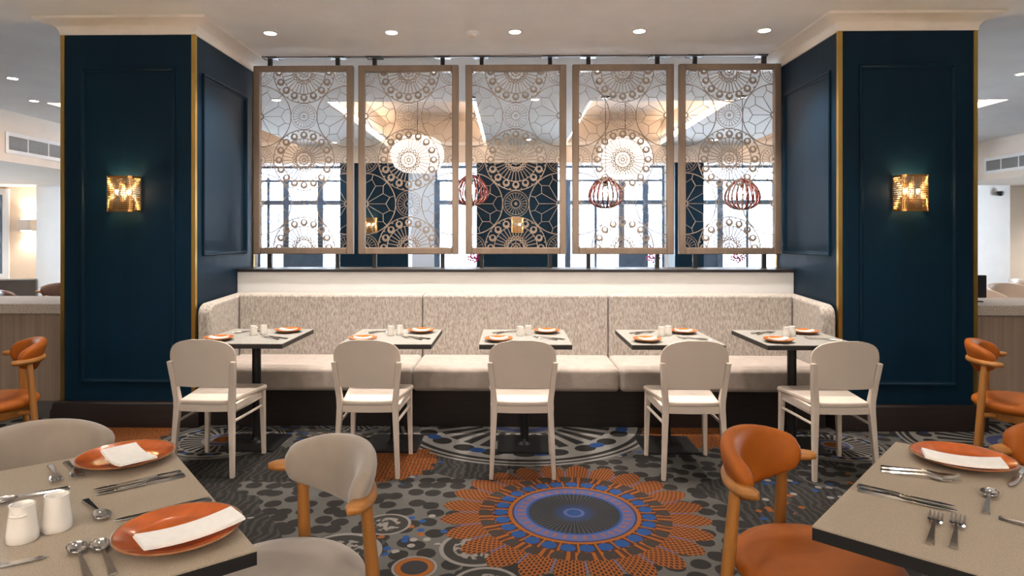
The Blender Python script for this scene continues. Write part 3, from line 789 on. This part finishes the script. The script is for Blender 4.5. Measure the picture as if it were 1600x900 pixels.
def spoon():
    t = thing('table_spoon', '', 'spoon'); handle(t)
    m = MB(); rings = []; N, K = 10, 9
    for i in range(N+1):
        q = i/N; x = .115+.068*q
        hw = .021*math.sqrt(max(0, 1-((q-.56)/.56)**2)) if q < .56 else .021*math.sqrt(max(0, 1-((q-.56)/.44)**2))
        hw = max(hw, .0035 if i == 0 else .002)
        ring = [(x, hw*math.cos(a), .012-.0105*(hw/.021)*math.sin(a)) for a in [PI*j/K for j in range(K+1)]]
        ring += [(x, (hw-.001)*math.cos(a), .0132-.0105*(hw/.021)*math.sin(a)) for a in [PI-PI*j/K for j in range(K+1)]]
        rings.append(ring)
    m.rings(rings).build('bowl', 'steel', t, smooth=70); return t
K_, F_, S_ = knife(), fork(), spoon()
def lay(proto, a, b, label, cat, z=TZ):
    """a = handle end, direction towards b"""
    return put_copy(proto, a[0], a[1], z, math.atan2(b[1]-a[1], b[0]-a[0]), label, cat, GC)
lay(K_, (-.965, 1.862), (-1.175, 1.696), 'steel knife of the parallel pair on the shaker table, nearer the square napkin', 'knife')
lay(K_, (-.942, 1.838), (-1.145, 1.671), 'steel knife of the parallel pair on the shaker table, nearer the small spoon', 'knife')
lay(F_, (-1.392, 1.915), (-1.262, 1.765), 'steel fork of the far pair on the shaker table, nearer the shakers', 'fork')
lay(F_, (-1.365, 1.945), (-1.222, 1.80), 'steel fork of the far pair on the shaker table, nearer the square napkin', 'fork')
lay(S_, (-1.215, 1.745), (-1.36, 1.605), 'steel spoon lying behind the white shakers', 'spoon')
lay(S_, (-1.117, 1.664), (-1.023, 1.576), 'small steel spoon between the shakers and the long napkin plate', 'spoon')
lay(K_, (-.786, 1.672), (-.971, 1.535), 'steel knife half under the plate with the long napkin', 'knife')
lay(S_, (-.855, 1.283), (-.967, 1.408), 'dark reflecting steel spoon of the pair near the table front, nearer the loose knife', 'spoon')
lay(S_, (-.812, 1.297), (-.938, 1.436), 'dark reflecting steel spoon of the pair near the table front, nearer the long napkin plate', 'spoon')
lay(K_, (-1.19, 1.258), (-.989, 1.373), 'loose steel knife lying in front of the white shakers', 'knife')
lay(K_, (.963, 1.792), (1.152, 1.648), 'steel knife of the pair beside the two forks, farther from the forks', 'knife')
lay(K_, (.950, 1.766), (1.120, 1.636), 'steel knife of the pair beside the two forks, touching side of the forks', 'knife')
lay(F_, (1.115, 1.945), (1.312, 1.846), 'steel fork of the pair lying between knives and rust plate, nearer the plate', 'fork')
lay(F_, (1.098, 1.917), (1.290, 1.817), 'steel fork of the pair lying between knives and rust plate, nearer the knives', 'fork')
lay(F_, (.945, 1.458), (1.062, 1.612), 'steel fork with bright tines on the two-fork table, nearer the orange chair', 'fork')
lay(F_, (.985, 1.44), (1.100, 1.590), 'steel fork with bright tines on the two-fork table, nearer the spoons', 'fork')
lay(S_, (1.190, 1.622), (1.311, 1.769), 'steel spoon with a shining round bowl beside the two forks', 'spoon')
lay(S_, (1.205, 1.600), (1.30, 1.46), 'steel spoon lying turned away beside the shining spoon', 'spoon')
lay(K_, (1.55, 1.945), (1.37, 1.785), 'steel knife beside the rust plate of the two-fork table', 'knife')
# small settings on the banquette tables
def w_tab(i, dx, dy): return (TABX[i]+dx, 4.465+dy)
for i in range(5):
    for (dx, dy, wh) in ((-.175, -.20, 'chair side'), (.165, .17, 'bench side')):
        x, y = w_tab(i, dx, dy)
        put_copy(P2, x, y, TZ, 0, 'small rust plate, %s of the %s' % (wh, SHORT[i]), 'plate', GP)
        napkin(x, y, TZ+.012, math.radians(8 if dy < 0 else -6), .12, .05, 'small napkin, %s plate of the %s' % (wh, SHORT[i]), GN)
    for k, (dx, dy) in enumerate(((-.03, .02), (.028, .06))):
        x, y = w_tab(i, dx, dy)
        put_copy(S2, x, y, TZ, k*2.0, 'small white shaker nearer the %s, %s' % (('chair', 'bench')[k], SHORT[i]), 'shaker', GS)
    a = w_tab(i, .10, -.02); lay(F_, (a[0]+.12, a[1]-.15), (a[0]-.02, a[1]-.05), 'tiny steel fork, chair side of the ' + SHORT[i], 'fork')
    lay(K_, (a[0]+.17, a[1]-.13), (a[0]+.02, a[1]-.02), 'tiny steel knife on the chair side of the ' + SHORT[i], 'knife')
    a = w_tab(i, -.20, .10); lay(F_, a, (a[0]+.12, a[1]+.08), 'tiny steel fork on the bench side of the ' + SHORT[i], 'fork')
    lay(K_, (a[0]-.03, a[1]+.03), (a[0]+.12, a[1]+.13), 'tiny steel knife on the bench side of the ' + SHORT[i], 'knife')

# ------------------------------------------------------------------ wall sconces
def sconce():
    t = thing('wall_sconce', '', 'sconce')     # local -y is into the room, origin on the wall
    W2, D, H2 = .112, .105, .135
    path = []
    R = .05
    for i in range(4): path.append((-W2, -D*i/4*(1-R/D)))
    for i in range(7): a = PI-PI/2*i/6; path.append((-W2+R+R*math.cos(a), -D+R-R*math.sin(a)))
    n = 9
    for i in range(1, n): path.append((-W2+R+(2*W2-2*R)*i/n, -D))
    for i in range(7): a = PI/2-PI/2*i/6; path.append((W2-R+R*math.cos(a), -D+R-R*math.sin(a)))
    for i in range(3, -1, -1): path.append((W2, -D*i/4*(1-R/D)))
    # resample evenly
    seg = [0]
    for p, q in zip(path[:-1], path[1:]): seg.append(seg[-1]+math.dist(p, q))
    NU, NV = 28, 18
    def at(s):
        for k in range(len(seg)-1):
            if s <= seg[k+1]+1e-9:
                f_ = (s-seg[k])/max(1e-9, seg[k+1]-seg[k]); return (path[k][0]+(path[k+1][0]-path[k][0])*f_, path[k][1]+(path[k+1][1]-path[k][1])*f_)
        return path[-1]
    m = MB()
    L = seg[-1]
    def P(u, v): x, y = at(max(0, min(L, L*u/NU))); return (x, y, -H2+2*H2*v/NV)
    hs = .35
    for i in range(NU):
        for j in range(NV):
            c4 = [P(i, j), P(i+1, j), P(i+1, j+1), P(i, j+1)]
            if i in (0, NU-1) or j in (0, NV-1): m.add(c4, [(0, 1, 2, 3)]); continue
            dm = [P(i+.5, j+.5-hs), P(i+.5+hs, j+.5), P(i+.5, j+.5+hs), P(i+.5-hs, j+.5)]
            m.add(c4+dm, [(0, 1, 5, 4), (1, 2, 6, 5), (2, 3, 7, 6), (3, 0, 4, 7)])
    o = m.build('perforated_shade', 'shade', t); so = o.modifiers.new('thickness', 'SOLIDIFY'); so.thickness = .0016
    MB().box(-.045, .045, -.016, -.001, -.07, .07).build('back_plate', 'black', t)
    for x_ in (-.045, .045):
        arm = MB().tube([(x_, -.016, -.02), (x_, -.05, -.02), (x_, -.05, -.004)], .007, 8).build('lamp_arm', 'black', t, smooth=True)
        MB().lathe([(.0005, 0), (.010, .006), (.0135, .020), (.010, .034), (.0005, .040)], 16, (x_, -.05, -.004), False, False).build('bulb', 'bulb', arm, smooth=True)
    return t
sn = sconce()
spts = [((-2.945, 4.869, 1.775), 'perforated bronze sconce on the column by the wooden-chair counter'),
        ((2.99, 4.869, 1.775), 'perforated bronze sconce on the column by the monitor counter'),
        ((-2.53, 11.659, 1.66), 'distant bronze sconce on the navy column by the door window'),
        ((.13, 11.659, 1.66), 'distant bronze sconce on the wide navy column behind the middle screen')]
for i, (p, lab) in enumerate(spts):
    o = sn if i == 0 else copy_tree(sn); o.location = p; tag(o, lab, 'sconce', 'perforated bronze sconces')
# up-down light on the peach wall
t = thing('up_down_light', 'small box light throwing light up and down the peach wall', 'sconce', (-9.5, 12.5, 1.67))
MB().box(-.13, .13, -.16, -.001, -.10, .12).build('housing', 'cream', t, bevel=.004)
MB().box(-.08, .08, -.13, -.04, .12, .124).build('upper_lens', 'lampdisc', t); MB().box(-.08, .08, -.13, -.04, -.104, -.10).build('lower_lens', 'lampdisc', t)
for dz, rx in ((.14, PI), (-.12, 0)):
    o = spot(-9.5, 12.40, 1.67+dz, 16, 110, .6); o.rotation_euler.x = rx

# ------------------------------------------------------------------ ceiling fittings
def downlight():
    t = thing('downlight', '', 'downlight')
    MB().lathe([(.046, -.0005), (.062, -.0005), (.060, -.006), (.046, -.008), (.046, -.0005)], 28, cap0=False, cap1=False).build('trim_ring', 'white', t, smooth=40)
    MB().lathe([(.0005, -.003), (.046, -.003)], 24, cap0=False, cap1=False).build('lamp_disc', 'lampdisc', t)
    return t
dl = downlight()
ROW1 = [(-1.95, 5.17), (-.96, 5.17), (.04, 5.17), (1.04, 5.17), (2.04, 5.17)]
ROW2 = [(-1.95, 3.95), (-.96, 3.95), (.04, 3.95), (1.04, 3.95), (2.04, 3.95)]
FARLAB = ['just before the coffer near the door window', 'beside the bulkhead near the door window', 'before the wide distant column, nearer the screens',
          'close to the wide distant column', 'alone before the bulkhead with the long grille', 'before the coffer near the end window', 'beside the bulkhead near the end window']
FAR = [(-2.83, 7.7), (-3.1, 11.2), (.30, 7.72), (.32, 10.9), (-5.8, 7.7), (3.4, 7.7), (3.5, 11.0)]
NEAR = [(-1.6, 2.2), (1.7, 2.2), (0, 2.3), (-3.4, 2.6), (3.4, 2.6), (-1.6, .2), (1.6, .2)]
k = 0
for pts, lab, watts, grp in ((ROW1, 'recessed downlight', 80, 'downlights over the banquette'),
                             (ROW2, 'recessed downlight over the white chair', 62, 'downlights over the white chairs'),
                             (NEAR, 'recessed downlight above the open dining floor', 11, 'downlights over the dining floor'),
                             (FAR, 'recessed downlight ', 45, 'downlights beyond the screens')):
    for (x, y) in pts:
        o = dl if k == 0 else copy_tree(dl); k += 1
        i_ = pts.index((x, y))
        o.location = (x, y, CEIL); tag(o, (lab+' above the '+SHORT[i_]) if pts is ROW1 else (lab+FARLAB[i_]) if pts is FAR else (lab+' at the '+SHORT[i_]) if pts is ROW2 else lab, 'downlight', grp)
        spot(x, y, CEIL-.03, watts)
for (x, y, z, lab) in ((-8.0, 9.6, 2.44, 'added fill downlight in the low ceiling over the brown wooden chairs'), (-10.4, 11.2, 2.44, 'added fill downlight in the low ceiling before the peach wall'),
                       (10.5, 11.6, 2.42, 'added fill downlight in the low ceiling before the cream wall'), (11.6, 11.6, 2.42, 'added fill downlight in the low ceiling at the end of the cream wall'), (8.9, 9.0, 2.42, 'added fill downlight in the low ceiling over the tub chairs'),
                       (-4.6, 4.6, CEIL, 'added fill downlight before the counter with wooden chairs behind'), (4.6, 4.6, CEIL, 'added fill downlight before the counter with the monitor'),
                       (-5.2, 6.6, CEIL, 'added fill downlight behind the counter with wooden chairs'), (5.2, 6.6, CEIL, 'added fill downlight behind the counter with the monitor')):
    o = copy_tree(dl); o.location = (x, y, z); tag(o, lab, 'downlight', 'added fill downlights of the side rooms'); spot(x, y, z-.03, 50 if y > 5 else 9, 120)  # extra downlights added to brighten the side rooms and counters
t = thing('smoke_detector', 'white round smoke detector on the ceiling between downlights', 'detector', (-.306, 5.183, CEIL))
MB().lathe([(.055, -.0005), (.055, -.016), (.042, -.022)], 28).build('base', 'white', t, smooth=40)
MB().lathe([(.036, -.022), (.034, -.038), (.02, -.044)], 24).build('sensor_cap', 'cornice', t, smooth=40)
# grilles
def grille(x, side, y0, y1, z0, z1, n, label):
    t = thing('air_grille', label, 'vent', (x, (y0+y1)/2, (z0+z1)/2)); hy, hz = (y1-y0)/2, (z1-z0)/2
    prof = [(0, 0), (0, .012), (.05, .012), (.05, 0)]
    rect_rings(-hy, hy, -hz, hz, prof, lambda u, v, h: (side*h, u, v)).build('grille_frame', 'white', t)
    MB().box(min(0, side*.003), max(0, side*.003), -hy+.05, hy-.05, -hz+.05, hz-.05).build('backing', 'vent', t)
    for i in range(1, n):
        y_ = -hy+2*hy*i/n; MB().box(min(0, side*.01), max(0, side*.01), y_-.01, y_+.01, -hz+.05, hz-.05).build('divider', 'white', t)
    for i in range(7):
        z_ = -hz+.065+(2*hz-.13)*i/6
        MB().box(min(side*.003, side*.009), max(side*.003, side*.009), -hy+.05, hy-.05, z_-.006, z_+.006).build('slat', 'vent', t)
grille(-6.6, 1, 8.25, 10.2, 2.55, 2.83, 5, 'long air grille in the bulkhead near a single lit downlight')
grille(8.2, -1, 8.6, 11.2, 2.53, 2.80, 7, 'long air grille in the bulkhead over the white tub chairs')
# globe pendants in the coffers
def drum(x, y, z, label, top=CTOP, gm='farglobe'):
    t = thing('drum_pendant', label, 'pendant lamp', (x, y, top), group='glowing white drum pendants')
    dz = z-top
    MB().lathe([(.0005, -.24), (.20, -.235), (.31, -.17), (.36, -.05), (.36, .05), (.31, .17), (.20, .235), (.0005, .24)], 36, (0, 0, dz), False, False).build('glowing_shade', gm, t, smooth=True)
    MB().lathe([(.006, dz+.235), (.006, -.02)], 10).build('cord', 'black', t)
    MB().lathe([(.06, -.025), (.06, 0)], 20).build('ceiling_rose', 'white', t)
drum(-1.26, 8.7, 2.57, 'large glowing white pendant behind the screen next to the middle, door side')
for x, y, lab in ((-2.6, -1.2, 'added fill pendant over the dining floor, wooden-chair counter side'), (0, -1.6, 'added fill pendant over the middle of the dining floor'), (2.6, -1.2, 'added fill pendant over the dining floor, monitor counter side')):
    drum(x, y, 2.05, lab, CEIL, 'globe')  # pendants added behind the camera as ambient fill for the front room
drum(1.56, 8.7, 2.54, 'large glowing white pendant behind the screen next to the middle, monitor side')
# wire pendants
def wire_pendant(x, y, z, label):
    t = thing('wire_pendant', label, 'pendant lamp', (x, y, CEIL), group='red wire pendants beyond the screens'); dz = z-CEIL
    for k in range(10):
        a = PI*k/10; pts = []
        for i in range(28):
            b = 2*PI*i/28; r = .195*math.sin(b) * (1-.18*math.cos(b)); zz = .17*math.cos(b)*(1.0 if math.cos(b) < 0 else 1.15)
            pts.append((r*math.cos(a), r*math.sin(a), dz+zz))
        MB().tube(pts, .0095, 6, closed=True).build('wire_hoop', 'wire', t, smooth=True)
    MB().lathe([(.0005, -.04), (.035, -.03), (.045, .01), (.03, .05), (.018, .08), (.0005, .085)], 18, (0, 0, dz), False, False).build('bulb', 'globe', t, smooth=True)
    MB().lathe([(.02, dz+.08), (.02, dz+.19), (.004, dz+.20), (.004, -.02)], 10).build('cord', 'black', t)
    MB().lathe([(.05, -.02), (.05, 0)], 18).build('ceiling_rose', 'black', t)
wire_pendant(-.46, 7.6, 1.99, 'red wire pendant by the wide distant column')
wire_pendant(1.13, 7.6, 1.96, 'red wire pendant in front of the wide street window')
wire_pendant(2.74, 7.6, 1.94, 'red wire pendant in front of the street window at the end')
# ------------------------------------------------------------------ orchids on a sideboard behind the ledge
t = thing('sideboard', 'low navy sideboard behind the half wall carrying the orchids', 'sideboard', (1.1, 7.25, 0))
MB().box(-1.9, 1.9, -.2, .2, .06, .84).build('cabinet', 'blue', t); MB().box(-1.93, 1.93, -.22, .22, .84, .87).build('top', 'blackwood', t); MB().box(-1.85, 1.85, -.17, .17, 0, .06).build('plinth', 'plinth', t)
def orchid(x, y, label):
    t = thing('potted_orchid', label, 'orchid', (x, y, .87), group='pink orchids behind the ledge')
    MB().lathe([(.045, 0), (.06, .10), (.063, .105), (.05, .10)], 20).build('pot', 'ceramic', t, smooth=40)
    for k in range(5):
        a = 2*PI*k/5+x; pts = [(0, 0, .10), (.05*math.cos(a), .05*math.sin(a), .20), (.12*math.cos(a), .12*math.sin(a), .22)]
        MB().tube(pts, [.012, .024, .004], 8, .9).build('leaf', 'leaf', t, smooth=True)
    st = MB().tube([(0, 0, .10), (.02, 0, .24), (.0, .0, .36)], .004, 6).build('stem', 'leaf', t)
    for k in range(5):
        cx, cz = (-.05+.028*k), .30+.025*math.sin(k*2.1)+.04
        m = MB()
        for j in range(5):
            a = 2*PI*j/5+k; m.lathe([(.0005, -.012), (.016, 0), (.0005, .012)], 8, (cx+.022*math.cos(a), -.012, cz+.022*math.sin(a)), False, False)
        m.build('blossom', 'petal', st, smooth=True)
orchid(-.40, 7.2, 'pink orchid by the wide distant column')
orchid(1.60, 7.2, 'pink orchid before the dark framed door of the wide window')
orchid(2.54, 7.2, 'pink orchid with green leaves under the end screen')
# ------------------------------------------------------------------ things on and behind the side counters
t = thing('monitor', 'black monitor standing on the speckled counter', 'monitor', (3.76, 5.32, .92))
MB().box(-.14, .14, -.015, .015, .03, .215).build('display', 'screen', t, bevel=.004); MB().box(-.02, .02, -.01, .02, .005, .05).build('stand', 'black', t); MB().box(-.08, .08, -.06, .06, 0, .008).build('foot', 'black', t)
def tub_chair(mtl):
    t = thing('tub_chair', '', 'chair'); rings = []
    for i in range(25):
        q = -1+2*i/24; a = PI/2+q*math.radians(125); zt = .80-.16*abs(q)**2.2
        R0, R1 = .29, .255
        ring = [(R0*math.cos(a)*.9, R0*math.sin(a)*.9, .40), (R0*math.cos(a), R0*math.sin(a), zt-.02), (R0*.97*math.cos(a), R0*.97*math.sin(a), zt), (R1*math.cos(a), R1*math.sin(a), zt-.01), (R1*.9*math.cos(a), R1*.9*math.sin(a), .40)]
        rings.append(ring)
    MB().rings(rings).build('shell', mtl, t, smooth=50)
    MB().lathe([(.0005, .40), (.22, .40), (.24, .43), (.22, .46), (.0005, .47)], 28, cap0=False, cap1=False).build('seat', mtl, t, smooth=50)
    for sx in (-1, 1):
        for sy in (-1, 1): MB().tube([(sx*.15, sy*.15, .41), (sx*.21, sy*.21, 0)], [.018, .012], 8).build('leg', 'oak', t, smooth=True)
    return t
tw = tub_chair('whitechair')
for i, (x, y, a, lab) in enumerate(((6.12, 8.3, .5, 'white tub chair next to the black monitor'), (6.9, 8.9, -.2, 'white tub chair in front, between the other tub chairs'), (8.05, 10.0, .3, 'white tub chair farthest back by the cream wall'))):
    o = tw if i == 0 else copy_tree(tw); o.location = (x, y, 0); o.rotation_euler.z = a; tag(o, lab, 'chair', 'white tub chairs')
t = thing('high_back_chair', 'grey high-backed chair behind the speckled counter by the window', 'chair', (-7.34, 9.3, 0), .3)
MB().box(-.26, .26, .17, .24, .42, .82).build('backrest', 'kick', t, bevel=.03, seg=3); MB().box(-.27, .27, -.26, .2, .38, .47).build('seat', 'kick', t, bevel=.02)
for sx in (-1, 1):
    for sy in (-1, 1): MB().tube([(sx*.22, sy*.2, .39), (sx*.24, sy*.22, 0)], .015, 8).build('leg', 'black', t)
t = thing('security_camera', 'small black dome camera on the white wall', 'camera', (9.18, 12.2, 2.27))
MB().box(-.06, .06, -.05, 0, .03, .09).build('bracket', 'white', t); MB().lathe([(.0005, -.06), (.04, -.045), (.055, 0), (.055, .03)], 18, (0, -.06, 0), False).build('dome', 'screen', t, smooth=True)
